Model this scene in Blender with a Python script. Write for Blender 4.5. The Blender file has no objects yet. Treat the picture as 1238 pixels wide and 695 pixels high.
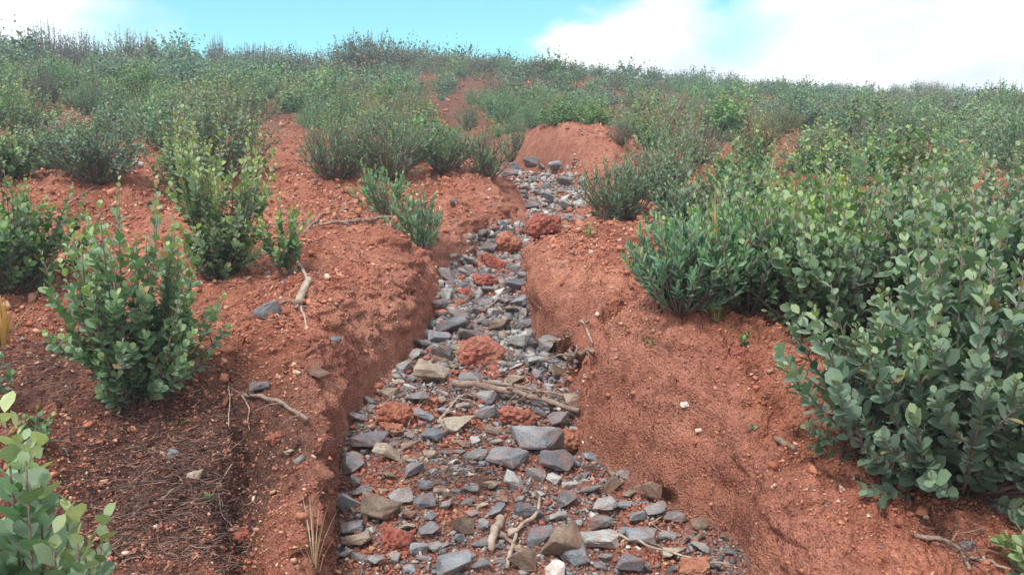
import bpy, bmesh, math, random
import numpy as np
from mathutils import Vector, Matrix, noise as mnoise

# ------------------------------------------------------------------ camera
S = bpy.context.scene
COL = S.collection
F = 1000.0                      # focal length in photo pixels (1238 wide)
PITCH = math.radians(-6.0)
EYE = np.array([0.0, 0.0, 1.6])
cd = bpy.data.cameras.new('camera')
cam = bpy.data.objects.new('camera', cd); COL.objects.link(cam)
cam.location = EYE; cam.rotation_euler = (math.radians(90) + PITCH, 0, 0)
cd.sensor_width = 36; cd.lens = 36 * F / 1238; cd.clip_start = 0.05; cd.clip_end = 1000
S.camera = cam
# ------------------------------------------------------------------ sky, sun, exposure
SUN_EL, SUN_AZ = math.radians(56), math.radians(212)      # azimuth clockwise from +Y (view direction)
w = bpy.data.worlds.new('World'); S.world = w; w.use_nodes = True
nt = w.node_tree; N = nt.nodes; L = nt.links; N.clear()
def mth(op, a, b=None, c=None, clamp=False):
    n = N.new('ShaderNodeMath'); n.operation = op; n.use_clamp = clamp
    for i, v in enumerate((a, b, c)):
        if v is None: continue
        if isinstance(v, (int, float)): n.inputs[i].default_value = v
        else: L.new(v, n.inputs[i])
    return n.outputs[0]
out = N.new('ShaderNodeOutputWorld'); bg = N.new('ShaderNodeBackground')
sky = N.new('ShaderNodeTexSky'); sky.sky_type = 'NISHITA'; sky.sun_disc = False
sky.sun_elevation = SUN_EL; sky.sun_rotation = SUN_AZ; sky.ozone_density = 1.5; sky.air_density = 1.0; sky.dust_density = 0.4
tc = N.new('ShaderNodeTexCoord'); sp = N.new('ShaderNodeSeparateXYZ'); L.new(tc.outputs['Generated'], sp.inputs[0])
nz = N.new('ShaderNodeTexNoise'); nz.inputs['Scale'].default_value = 3.2; nz.inputs['Detail'].default_value = 7; nz.inputs['Roughness'].default_value = 0.6
mp = N.new('ShaderNodeMapping'); mp.inputs['Scale'].default_value = (1, 1, 2.2); L.new(tc.outputs['Generated'], mp.inputs[0]); L.new(mp.outputs[0], nz.inputs['Vector'])
az = mth('ARCTAN2', sp.outputs[0], sp.outputs[1])        # 0 ahead, + right
el = sp.outputs[2]
wob = mth('MULTIPLY', mth('SUBTRACT', nz.outputs['Fac'], 0.5), 0.34)
azw = mth('ADD', az, wob)
edge = mth('ADD', mth('MULTIPLY', mth('SUBTRACT', el, 0.158), 1.5), 0.02)
right = mth('MULTIPLY', mth('SUBTRACT', azw, edge), 22, clamp=True)
left = mth('MULTIPLY', mth('SUBTRACT', -0.40, mth('ADD', az, mth('MULTIPLY', wob, 1.0))), 8, clamp=True)
high = mth('MULTIPLY', mth('SUBTRACT', mth('ADD', el, wob), 0.42), 9, clamp=True)
hx = mth('SUBTRACT', az, 0.245); hy = mth('MULTIPLY', mth('SUBTRACT', el, 0.215), 1.1)
hd = mth('SQRT', mth('ADD', mth('MULTIPLY', hx, hx), mth('MULTIPLY', hy, hy)))
hole = mth('MULTIPLY', mth('SUBTRACT', 0.052, mth('ADD', hd, mth('MULTIPLY', wob, 0.9))), 14, clamp=True)
cl = mth('MAXIMUM', mth('MAXIMUM', right, left), high)
cl = mth('MULTIPLY', cl, mth('SUBTRACT', 1.0, hole), clamp=True)
tint = N.new('ShaderNodeMix'); tint.data_type = 'RGBA'; tint.blend_type = 'MULTIPLY'; tint.inputs[0].default_value = 1
L.new(sky.outputs[0], tint.inputs[6]); tint.inputs[7].default_value = (0.100, 0.172, 0.150, 1)
mx = N.new('ShaderNodeMix'); mx.data_type = 'RGBA'; L.new(cl, mx.inputs[0]); L.new(tint.outputs[2], mx.inputs[6])
cn = N.new('ShaderNodeTexNoise'); cn.inputs['Scale'].default_value = 6; cn.inputs['Detail'].default_value = 6; L.new(mp.outputs[0], cn.inputs['Vector'])
cr = N.new('ShaderNodeValToRGB'); cr.color_ramp.elements[0].position = .35; cr.color_ramp.elements[0].color = (.66, .72, .80, 1); cr.color_ramp.elements[1].position = .6; cr.color_ramp.elements[1].color = (.98, 1.0, 1.03, 1)
L.new(cn.outputs['Fac'], cr.inputs[0]); L.new(cr.outputs[0], mx.inputs[7])
L.new(mx.outputs[2], bg.inputs[0]); bg.inputs[1].default_value = 1.0; L.new(bg.outputs[0], out.inputs[0])
sl = bpy.data.lights.new('sun', 'SUN'); sl.energy = 2.5; sl.angle = math.radians(9); sl.color = (1, 0.96, 0.9)
so = bpy.data.objects.new('sun', sl); COL.objects.link(so)
sd = Vector((math.sin(SUN_AZ) * math.cos(SUN_EL), math.cos(SUN_AZ) * math.cos(SUN_EL), math.sin(SUN_EL)))
so.rotation_euler = sd.to_track_quat('Z', 'Y').to_euler(); so.location = sd * 50
S.view_settings.view_transform = 'Standard'; S.view_settings.look = 'None'; S.view_settings.gamma = 1
S.view_settings.exposure = 0.53
S.render.engine = 'CYCLES'; S.cycles.use_denoising = True; S.cycles.volume_bounces = 0
S.cycles.max_bounces = 6; S.cycles.diffuse_bounces = 3; S.cycles.transmission_bounces = 3

# ------------------------------------------------------------------ numeric helpers
def _hash(i, j, s):
    i = i.astype(np.int64) & 0xffffffff; j = j.astype(np.int64) & 0xffffffff
    h = (i * 374761393 + j * 668265263 + s * 2246822519) & 0xffffffff
    h = ((h ^ (h >> 13)) * 1274126177) & 0xffffffff
    h = h ^ (h >> 16)
    return (h & 0xffffff) / float(0xffffff)
def vn(x, y, s=0):
    i = np.floor(x); j = np.floor(y); fx = x - i; fy = y - j
    fx = fx * fx * (3 - 2 * fx); fy = fy * fy * (3 - 2 * fy)
    a = _hash(i, j, s); b = _hash(i + 1, j, s); c = _hash(i, j + 1, s); d = _hash(i + 1, j + 1, s)
    return (a * (1 - fx) + b * fx) * (1 - fy) + (c * (1 - fx) + d * fx) * fy - 0.5
def fbm(x, y, o=4, s=0, g=0.5):
    r = 0; a = 1
    for k in range(o):
        r = r + a * vn(x * 2 ** k + 17.3 * k, y * 2 ** k + 9.1 * k, s + k); a *= g
    return r
def ss(a, b, x):
    t = np.clip((x - a) / (b - a), 0, 1); return t * t * (3 - 2 * t)

# ------------------------------------------------------------------ ground shape
SL = 0.194                                     # the hillside climbs 19 cm in a metre
cp, sn = math.cos(PITCH), math.sin(PITCH)
def ray(px, py):
    px = np.asarray(px, float); py = np.asarray(py, float)
    a = (px - 619) / F; b = -(py - 347.5) / F
    return a, cp - b * sn, sn + b * cp          # direction (x, y, z)
def on_plane(px, py, depth=0.0):
    dx, dy, dz = ray(px, py)
    t = (EYE[2] + depth) / (SL * dy - dz)
    return dx * t, dy * t
#        py   left  right depth wallL wallR
GUL = [(960, 330, 1010, .24, .10, .30),
       (760, 400,  960, .26, .10, .30),
       (695, 408,  905, .28, .10, .26),
       (655, 408,  893, .30, .10, .22),
       (635, 408,  850, .31, .10, .30),
       (600, 409,  800, .33, .10, .34),
       (575, 408,  757, .34, .10, .36),
       (550, 412,  718, .34, .14, .36),
       (515, 424,  700, .34, .22, .34),
       (480, 445,  694, .34, .28, .30),
       (455, 466,  692, .34, .32, .26),
       (440, 482,  700, .34, .34, .20),
       (428, 498,  668, .34, .34, .16),
       (412, 512,  644, .34, .34, .18),
       (385, 524,  640, .34, .34, .22),
       (355, 532,  634, .33, .36, .24),
       (330, 540,  628, .31, .40, .28),
       (314, 572,  633, .27, .45, .30),
       (300, 602,  642, .24, .50, .30),
       (287, 634,  684, .22, .60, .30),
       (265, 640,  709, .24, .70, .35),
       (245, 636,  712, .24, .60, .40),
       (228, 622,  706, .24, .50, .5),
       (213, 604,  692, .22, .5, .6),
       (200, 588,  640, .22, .5, .6),
       (180, 566,  596, .22, .5, .6),
       (160, 552,  578, .20, .6, .6),
       (140, 545,  566, .15, .7, .7),
       (120, 540,  556, .05, .9, .9)]
_g = []
for py, l, r, d, wl, wr in GUL:
    d *= 1.04; wr *= .85 if py > 440 else 1.0
    xl, y = on_plane(l, py, d); xr, _ = on_plane(r, py, d)
    _g.append((float(y), float(xl), float(xr), d, wl, wr))
_g = np.array(sorted(_g))
_g = np.vstack([[-30, _g[0, 1] - .3, _g[0, 2] + .1, .2, .2, .3], _g])
def bump_at(px, py): x, y = on_plane(px, py); return float(x), float(y)
# rounded banks and hollows: px, py, half-width, half-length, height, power, turn
BUMPS = [(905, 445, 1.0, .72, .30, 2.2, -10), (800, 470, .45, .5, .06, 1.5, 0), (755, 330, .62, 1.0, .20, 2.4, 0), (1010, 560, .9, .7, .05, 1.2, 0),
         (440, 350, .62, 1.3, .15, 1.6, 8), (365, 585, .19, .55, .03, 3.0, 0), (60, 245, 1.1, .8, .24, 2.2, 0),
         (682, 183, 1.05, 1.6, .40, 5.0, 0), (430, 225, 1.0, 1.2, .10, 1.4, 0), (560, 235, .5, 1.1, .14, 1.5, 0),
         (210, 560, .62, .85, -.10, 2.0, 0), (720, 600, .5, .5, .0, 1.5, 0), (1130, 610, .9, .6, .05, 1.3, 0),
         (355, 180, 1.4, 2.2, .10, 1.4, 0), (200, 430, .5, .5, .05, 1.4, 0)]
# narrow rills: list of photo points, width, depth
RILLS = [([(300, 488), (296, 530), (288, 580), (292, 640), (300, 700)], .075, .17),
         ([(690, 446), (735, 425), (790, 392), (840, 372)], .14, .34),
         ([(245, 420), (268, 424), (292, 420)], .07, .17),
         ([(120, 250), (150, 285), (230, 300), (300, 290)], .2, .10),
         ([(500, 300), (512, 330), (520, 352)], .12, .07),
         ([(520, 210), (560, 215), (600, 212)], .2, .12)]
BW = [(bump_at(a, b), c, d, e, f, math.radians(g)) for a, b, c, d, e, f, g in BUMPS]
RW = [(np.array([bump_at(a, b) for a, b in pts]), wd, dp) for pts, wd, dp in RILLS]
def seg_dist(x, y, P):
    best = np.full(x.shape, 1e9)
    for (ax, ay), (bx, by) in zip(P[:-1], P[1:]):
        vx, vy = bx - ax, by - ay
        t = np.clip(((x - ax) * vx + (y - ay) * vy) / (vx * vx + vy * vy + 1e-9), 0, 1)
        best = np.minimum(best, np.hypot(x - ax - t * vx, y - ay - t * vy))
    return best
def gully(x, y):
    """signed side distance to the gully floor (negative inside), depth, wall widths"""
    near = np.clip(y / 4.0, 0.5, 3)
    wx = x + .075 * near * fbm(x * 3.1 / near, y * 2.7 / near, 3, 5) + .035 * vn(x * 11, y * 11, 9) + .02 * vn(x * 23, y * 23, 10)
    wy = y + .12 * near * fbm(x * 2.3 / near + 31, y * 2.9 / near, 3, 8)
    xl = np.interp(wy, _g[:, 0], _g[:, 1]); xr = np.interp(wy, _g[:, 0], _g[:, 2])
    dp = np.interp(wy, _g[:, 0], _g[:, 3]); wl = np.interp(wy, _g[:, 0], _g[:, 4]); wr = np.interp(wy, _g[:, 0], _g[:, 5])
    el_, er_ = xl - wx, wx - xr
    return np.maximum(el_, er_), np.where(el_ > er_, wl, wr), dp, er_ > el_
def crest_y(x): return 43 + np.clip(x, -40, 60) * .42
def H(x, y, detail=True):
    x = np.asarray(x, float); y = np.asarray(y, float)
    far = ss(6, 16, y)
    z = SL * y - far * .036 * np.clip(x + 6, -30, 60) * (y / 20).clip(0, 2)
    cy = crest_y(x); over = np.clip(y - cy, 0, 500); z = z - SL * over - .004 * np.minimum(over, 60) ** 2 - .25 * np.clip(over - 60, 0, 500)
    z = z + 1.1 * far * fbm(x / 9, y / 9, 3, 3) * ss(10, 28, y)
    e, wd, dp, isr = gully(x, y)
    t = np.clip(e / wd, 0, 1)
    prof = 1 - (1 - t) ** 2.6
    outside = prof
    for (cx, cy_), rx, ry, h, p, a in BW:
        ca, sa = math.cos(a), math.sin(a)
        u = ((x - cx) * ca + (y - cy_) * sa) / rx; v = (-(x - cx) * sa + (y - cy_) * ca) / ry
        z = z + h * np.exp(-((u * u + v * v) ** p)) * (outside if h > 0 else 1)
    for P, wd_, d_ in RW:
        s_ = seg_dist(x + .03 * fbm(x * 9, y * 9, 2, 41), y + .03 * fbm(x * 9, y * 9, 2, 43), P)
        z = z - d_ * np.exp(-(s_ / wd_) ** 2 * 1.2) * (.35 + .65 * outside)
    z = z - dp * (1 - prof)
    if detail:
        z = z + .10 * fbm(x * 1.3, y * 1.3, 3, 11) * (.35 + .65 * outside)
        r = vn(x * 7, y * 7, 21); wall = ss(0, .05, e) * (1 - ss(.9, 1.6, e / wd))
        z = z + wall * .06 * fbm(x * 8, y * 5, 3, 15)                     # slumped, furrowed cut
        z = z + .030 * fbm(x * 9, y * 9, 3, 23, .6) + .05 * (np.abs(fbm(x * 3.3, y * 3.3, 3, 37)) - .15) * outside
        chunk = ss(.02, .10, vn(x * 13 + 2 * vn(x * 5, y * 5, 3), y * 13, 51)) ; z = z + .026 * chunk * outside + ss(7, 9, y) * .10 * fbm(x * 2.6, y * 2.6, 3, 87)
        lump = np.abs(vn(x * 31, y * 31, 27)) + .6 * np.abs(vn(x * 63, y * 63, 28)) + .3 * np.abs(vn(x * 130, y * 130, 29))
        z = z + .022 * lump * (1 - .55 * wall)
    return z
def at(px, py):
    """where the sight line through a photo pixel meets the ground"""
    dx, dy, dz = [float(v) for v in ray(px, py)]
    t = 1.0 * np.exp(np.linspace(0, math.log(90), 2600))
    X, Y, Z = dx * t, dy * t, EYE[2] + dz * t
    k = np.argmax(H(X, Y) > Z)
    if k == 0: k = len(t) - 1
    return np.array([X[k], Y[k], float(H(X[k:k + 1], Y[k:k + 1])[0])])
def gz(x, y): return float(H(np.array([x]), np.array([y]))[0])

# ------------------------------------------------------------------ mesh helpers
def build(name, verts, faces, mat, col=None, smooth=False, link=True, parent=None):
    me = bpy.data.meshes.new(name)
    verts = np.asarray(verts, np.float32)
    faces = [np.asarray(f, np.int32) for f in faces if len(f)]
    me.vertices.add(len(verts)); me.vertices.foreach_set('co', verts.ravel())
    nl = sum(f.size for f in faces); npoly = sum(len(f) for f in faces)
    me.loops.add(nl); me.loops.foreach_set('vertex_index', np.concatenate([f.ravel() for f in faces]))
    me.polygons.add(npoly)
    tot = np.concatenate([np.full(len(f), f.shape[1], np.int32) for f in faces])
    me.polygons.foreach_set('loop_start', np.concatenate([[0], np.cumsum(tot)[:-1]]).astype(np.int32))
    me.polygons.foreach_set('loop_total', tot)
    if smooth: me.polygons.foreach_set('use_smooth', np.ones(npoly, bool))
    me.update(calc_edges=True)
    if col is not None:
        c = np.ones((len(verts), 4), np.float32); c[:, :3] = np.asarray(col)[:, :3]
        a = me.color_attributes.new('Col', 'FLOAT_COLOR', 'POINT'); a.data.foreach_set('color', c.ravel())
    me.materials.append(mat)
    o = bpy.data.objects.new(name, me)
    if link: COL.objects.link(o)
    if parent: o.parent = parent
    return o
def tag(o, label=None, cat=None, group=None, kind=None):
    if label: o['label'] = label
    if cat: o['category'] = cat
    if group: o['group'] = group
    if kind: o['kind'] = kind
    return o
class Soup:
    def __init__(s): s.v = []; s.f3 = []; s.f4 = []; s.c = []; s.n = 0
    def add(s, v, f3=None, f4=None, c=None):
        v = np.asarray(v, float)
        if f3 is not None and len(f3): s.f3.append(np.asarray(f3) + s.n)
        if f4 is not None and len(f4): s.f4.append(np.asarray(f4) + s.n)
        s.v.append(v); s.n += len(v)
        if c is not None: s.c.append(np.broadcast_to(np.asarray(c, float), (len(v), 3)))
    def out(s, name, mat, **k):
        return build(name, np.vstack(s.v), [np.vstack(f) for f in (s.f3, s.f4) if f], mat, np.vstack(s.c) if s.c else None, **k)
def tube(soup, P, R, sides=6, c=(.2, .15, .1)):
    P = np.asarray(P, float); n = len(P); T = np.gradient(P, axis=0); T /= np.linalg.norm(T, axis=1)[:, None] + 1e-9
    ref = np.array([.13, .21, .97]) if abs(T[0, 2]) < .9 else np.array([1, .1, 0])
    A = np.cross(T, ref); A /= np.linalg.norm(A, axis=1)[:, None] + 1e-9; B = np.cross(T, A)
    ph = np.arange(sides) * 2 * math.pi / sides
    R = np.broadcast_to(np.asarray(R, float), (n,))
    ring = P[:, None] + R[:, None, None] * (A[:, None] * np.cos(ph)[None, :, None] + B[:, None] * np.sin(ph)[None, :, None])
    v = np.vstack([ring.reshape(-1, 3), P[:1], P[-1:]])
    i = np.arange(n - 1)[:, None] * sides; j = np.arange(sides)[None]; j2 = (j + 1) % sides
    q = np.stack([i + j, i + j2, i + sides + j2, i + sides + j], -1).reshape(-1, 4)
    jj = np.arange(sides); e = (n - 1) * sides
    t = np.vstack([np.stack([np.full(sides, n * sides), (jj + 1) % sides, jj], -1), np.stack([np.full(sides, n * sides + 1), e + jj, e + (jj + 1) % sides], -1)])
    soup.add(v, t, q, c)

# ------------------------------------------------------------------ materials
def newmat(name):
    m = bpy.data.materials.new(name); m.use_nodes = True; t = m.node_tree; t.nodes.clear(); return m, t.nodes, t.links
def ramp(N, stops):
    r = N.new('ShaderNodeValToRGB'); e = r.color_ramp.elements
    while len(e) < len(stops): e.new(.5)
    for el_, (p, c) in zip(e, stops): el_.position = p; el_.color = (*c, 1)
    return r
def noise_n(N, L, vec, sc, det=5, ro=.55):
    n = N.new('ShaderNodeTexNoise'); n.inputs['Scale'].default_value = sc; n.inputs['Detail'].default_value = det; n.inputs['Roughness'].default_value = ro
    L.new(vec, n.inputs['Vector']); return n
def mixc(N, L, fac, a, b, mode='MIX'):
    m = N.new('ShaderNodeMix'); m.data_type = 'RGBA'; m.blend_type = mode
    for i, v in ((0, fac), (6, a), (7, b)):
        if isinstance(v, (int, float)): m.inputs[i].default_value = v
        elif isinstance(v, tuple): m.inputs[i].default_value = (*v, 1)
        else: L.new(v, m.inputs[i])
    return m.outputs[2]
def soil_mat():
    m, N, L = newmat('red_soil'); g = N.new('ShaderNodeNewGeometry'); pos = g.outputs['Position']
    a = noise_n(N, L, pos, 1.7, 6, .6); b = noise_n(N, L, pos, 14, 6, .65); c = noise_n(N, L, pos, 70, 4, .6)
    base = ramp(N, [(.30, (.25, .080, .048)), (.48, (.385, .145, .090)), (.62, (.47, .20, .128)), (.8, (.52, .275, .19))]); L.new(a.outputs['Fac'], base.inputs[0])
    mid = ramp(N, [(.33, (.50, .44, .42)), (.5, (1, 1, 1)), (.68, (1.28, 1.34, 1.40))]); L.new(b.outputs['Fac'], mid.inputs[0])
    c1 = mixc(N, L, .8, base.outputs[0], mid.outputs[0], 'MULTIPLY')
    vo = N.new('ShaderNodeTexVoronoi'); vo.inputs['Scale'].default_value = 95; L.new(pos, vo.inputs['Vector'])
    vr = ramp(N, [(0, (.62, .58, .56)), (.5, (1, 1, 1)), (.93, (1.2, 1.2, 1.2)), (1, (1.7, 2.1, 2.4))]); 
    sr = N.new('ShaderNodeSeparateColor'); L.new(vo.outputs['Color'], sr.inputs[0]); L.new(sr.outputs[0], vr.inputs[0])
    c2 = mixc(N, L, .5, c1, vr.outputs[0], 'MULTIPLY')
    # leaf litter and gravelly bed, stored with the ground
    at_ = N.new('ShaderNodeAttribute'); at_.attribute_name = 'Col'; s2 = N.new('ShaderNodeSeparateColor'); L.new(at_.outputs['Color'], s2.inputs[0])
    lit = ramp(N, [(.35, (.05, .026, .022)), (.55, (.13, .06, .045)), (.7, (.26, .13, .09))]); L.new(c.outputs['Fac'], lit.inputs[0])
    def mask(ch, k):
        q = N.new('ShaderNodeMath'); q.operation = 'ADD'; L.new(ch, q.inputs[0])
        q1 = N.new('ShaderNodeMath'); q1.operation = 'MULTIPLY_ADD'; L.new(b.outputs['Fac'], q1.inputs[0]); q1.inputs[1].default_value = 2.2; q1.inputs[2].default_value = -1.1
        q2 = N.new('ShaderNodeMath'); q2.operation = 'MULTIPLY'; L.new(q1.outputs[0], q2.inputs[0]); L.new(ch, q2.inputs[1]); L.new(q2.outputs[0], q.inputs[1])
        q3 = N.new('ShaderNodeMath'); q3.operation = 'MULTIPLY'; q3.use_clamp = True; L.new(q.outputs[0], q3.inputs[0]); q3.inputs[1].default_value = k; return q3.outputs[0]
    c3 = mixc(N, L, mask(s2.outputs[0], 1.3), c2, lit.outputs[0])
    bed = ramp(N, [(.3, (.12, .06, .05)), (.5, (.27, .12, .085)), (.66, (.33, .22, .18))]); L.new(c.outputs['Fac'], bed.inputs[0])
    c4 = mixc(N, L, mask(s2.outputs[1], .8), c3, bed.outputs[0])
    smooth = mixc(N, L, .5, c4, (.42, .19, .142))
    c5 = mixc(N, L, mask(s2.outputs[2], .7), c4, smooth)
    p = N.new('ShaderNodeBsdfPrincipled'); L.new(c5, p.inputs['Base Color']); p.inputs['Roughness'].default_value = .93; p.inputs['Specular IOR Level'].default_value = .2
    b1 = N.new('ShaderNodeBump'); b1.inputs['Strength'].default_value = .9; b1.inputs['Distance'].default_value = .012; L.new(vo.outputs['Distance'], b1.inputs['Height']); b1.invert = True
    b2 = N.new('ShaderNodeBump'); b2.inputs['Strength'].default_value = .8; b2.inputs['Distance'].default_value = .02; L.new(c.outputs['Fac'], b2.inputs['Height']); L.new(b1.outputs[0], b2.inputs['Normal'])
    L.new(b2.outputs[0], p.inputs['Normal'])
    o = N.new('ShaderNodeOutputMaterial'); L.new(p.outputs[0], o.inputs[0]); return m
def rock_mat(name, stops, rough=.75, scale=9, attr=False, bump=.5, coord='Object'):
    m, N, L = newmat(name); t = N.new('ShaderNodeTexCoord'); g = N.new('ShaderNodeNewGeometry')
    oi = N.new('ShaderNodeObjectInfo')
    ad = N.new('ShaderNodeVectorMath'); ad.operation = 'MULTIPLY_ADD'; L.new(oi.outputs['Random'], ad.inputs[0]); ad.inputs[1].default_value = (50, 50, 50); L.new(g.outputs['Position'], ad.inputs[2])
    vec = ad.outputs[0]
    a = noise_n(N, L, vec, scale, 6, .6); b = noise_n(N, L, vec, scale * 9, 5, .65)
    if attr:
        at_ = N.new('ShaderNodeAttribute'); at_.attribute_name = 'Col'; col = at_.outputs['Color']
    else:
        r = ramp(N, stops); mm = N.new('ShaderNodeMath'); mm.operation = 'MULTIPLY_ADD'; L.new(oi.outputs['Random'], mm.inputs[0]); mm.inputs[1].default_value = .34
        q = N.new('ShaderNodeMath'); q.operation = 'ADD'; q.inputs[1].default_value = -.17; L.new(a.outputs['Fac'], q.inputs[0]); L.new(q.outputs[0], mm.inputs[2]); L.new(mm.outputs[0], r.inputs[0]); col = r.outputs[0]
    r2 = ramp(N, [(.32, (.62, .62, .62)), (.5, (1, 1, 1)), (.7, (1.3, 1.28, 1.25))]); L.new(b.outputs['Fac'], r2.inputs[0])
    c2 = mixc(N, L, .8, col, r2.outputs[0], 'MULTIPLY')
    # a film of red mud lying in patches
    mk = ramp(N, [(.46, (0, 0, 0)), (.70, (1, 1, 1))]); n3 = noise_n(N, L, vec, scale * 1.7, 4, .7); L.new(n3.outputs['Fac'], mk.inputs[0])
    ml = N.new('ShaderNodeMath'); ml.operation = 'MULTIPLY'; L.new(mk.outputs[0], ml.inputs[0]); ml.inputs[1].default_value = .62
    c3 = mixc(N, L, ml.outputs[0], c2, (.30, .13, .09))
    p = N.new('ShaderNodeBsdfPrincipled'); L.new(c3, p.inputs['Base Color']); p.inputs['Roughness'].default_value = rough; p.inputs['Specular IOR Level'].default_value = .35
    bu = N.new('ShaderNodeBump'); bu.inputs['Strength'].default_value = bump; bu.inputs['Distance'].default_value = .012; L.new(b.outputs['Fac'], bu.inputs['Height']); L.new(bu.outputs[0], p.inputs['Normal'])
    o = N.new('ShaderNodeOutputMaterial'); L.new(p.outputs[0], o.inputs[0]); return m
def leaf_mat():
    m, N, L = newmat('leaf'); at_ = N.new('ShaderNodeAttribute'); at_.attribute_name = 'Col'
    oi = N.new('ShaderNodeObjectInfo'); hs = N.new('ShaderNodeHueSaturation')
    def rng_(lo, hi, k):
        q = N.new('ShaderNodeMath'); q.operation = 'MULTIPLY'; L.new(oi.outputs['Random'], q.inputs[0]); q.inputs[1].default_value = k
        fr = N.new('ShaderNodeMath'); fr.operation = 'FRACT'; L.new(q.outputs[0], fr.inputs[0])
        r = N.new('ShaderNodeMath'); r.operation = 'MULTIPLY_ADD'; L.new(fr.outputs[0], r.inputs[0]); r.inputs[1].default_value = hi - lo; r.inputs[2].default_value = lo; return r.outputs[0]
    L.new(rng_(.475, .525, 1), hs.inputs['Hue']); L.new(rng_(.88, 1.2, 7), hs.inputs['Saturation']); L.new(rng_(.90, 1.5, 13), hs.inputs['Value'])
    L.new(at_.outputs['Color'], hs.inputs['Color'])
    g = N.new('ShaderNodeNewGeometry'); nn = noise_n(N, L, g.outputs['Position'], 60, 3, .6)
    r2 = ramp(N, [(.3, (.8, .8, .8)), (.7, (1.15, 1.15, 1.1))]); L.new(nn.outputs['Fac'], r2.inputs[0])
    c = mixc(N, L, .7, hs.outputs[0], r2.outputs[0], 'MULTIPLY')
    sn_ = noise_n(N, L, g.outputs['Position'], 190, 3, .6); sr_ = ramp(N, [(.60, (0, 0, 0)), (.70, (.55, .55, .55))]); L.new(sn_.outputs['Fac'], sr_.inputs[0])
    c = mixc(N, L, sr_.outputs[0], c, (.20, .15, .07))
    under = mixc(N, L, g.outputs['Backfacing'], c, mixc(N, L, .35, c, (.20, .25, .19)))
    p = N.new('ShaderNodeBsdfPrincipled'); L.new(under, p.inputs['Base Color']); p.inputs['Roughness'].default_value = .55; p.inputs['Specular IOR Level'].default_value = .4
    tr = N.new('ShaderNodeBsdfTranslucent'); L.new(mixc(N, L, 1.0, c, (1.1, 1.3, .6), 'MULTIPLY'), tr.inputs[0])
    ms = N.new('ShaderNodeMixShader'); ms.inputs[0].default_value = .22; L.new(p.outputs[0], ms.inputs[1]); L.new(tr.outputs[0], ms.inputs[2])
    o = N.new('ShaderNodeOutputMaterial'); L.new(ms.outputs[0], o.inputs[0]); return m
def wood_mat(name, a, b):
    m, N, L = newmat(name); t = N.new('ShaderNodeTexCoord'); g = N.new('ShaderNodeNewGeometry')
    n = noise_n(N, L, g.outputs['Position'], 35, 5, .7); n2 = noise_n(N, L, g.outputs['Position'], 160, 4, .6)
    r = ramp(N, [(.3, a), (.68, b)]); L.new(n.outputs['Fac'], r.inputs[0])
    p = N.new('ShaderNodeBsdfPrincipled'); L.new(r.outputs[0], p.inputs['Base Color']); p.inputs['Roughness'].default_value = .85
    bu = N.new('ShaderNodeBump'); bu.inputs['Strength'].default_value = .7; bu.inputs['Distance'].default_value = .006; L.new(n2.outputs['Fac'], bu.inputs['Height']); L.new(bu.outputs[0], p.inputs['Normal'])
    o = N.new('ShaderNodeOutputMaterial'); L.new(p.outputs[0], o.inputs[0]); return m
SOIL = soil_mat(); LEAF = leaf_mat()
ROCK = {'grey': rock_mat('grey_stone', [(.3, (.115, .115, .118)), (.5, (.205, .205, .208)), (.72, (.31, .305, .30))]),
        'slate': rock_mat('slate_stone', [(.3, (.095, .105, .118)), (.5, (.165, .18, .20)), (.72, (.27, .285, .305))]),
        'tan': rock_mat('tan_stone', [(.3, (.17, .13, .10)), (.5, (.30, .245, .185)), (.72, (.40, .35, .28))]),
        'pale': rock_mat('pale_stone', [(.3, (.27, .28, .27)), (.5, (.40, .42, .41)), (.72, (.52, .53, .50))]),
        'red': rock_mat('red_clod', [(.3, (.24, .065, .045)), (.5, (.38, .12, .085)), (.72, (.46, .20, .14))], rough=.9, bump=1.0),
        'orange': rock_mat('orange_clod', [(.3, (.27, .085, .055)), (.5, (.40, .15, .09)), (.72, (.46, .25, .16))], rough=.9, bump=1.0),
        'white': rock_mat('white_stone', [(.3, (.6, .57, .52)), (.7, (.78, .77, .74))]),
        'brown': rock_mat('brown_stone', [(.3, (.12, .085, .06)), (.5, (.21, .16, .12)), (.72, (.32, .26, .2))])}
CHIP = rock_mat('gravel_chips', None, attr=True, scale=14)
WOOD = wood_mat('weathered_wood', (.14, .085, .065), (.36, .27, .21))
BLEACH = wood_mat('bleached_wood', (.24, .17, .125), (.50, .41, .33))
STEM = wood_mat('stem_bark', (.09, .055, .05), (.24, .15, .13))

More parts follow.
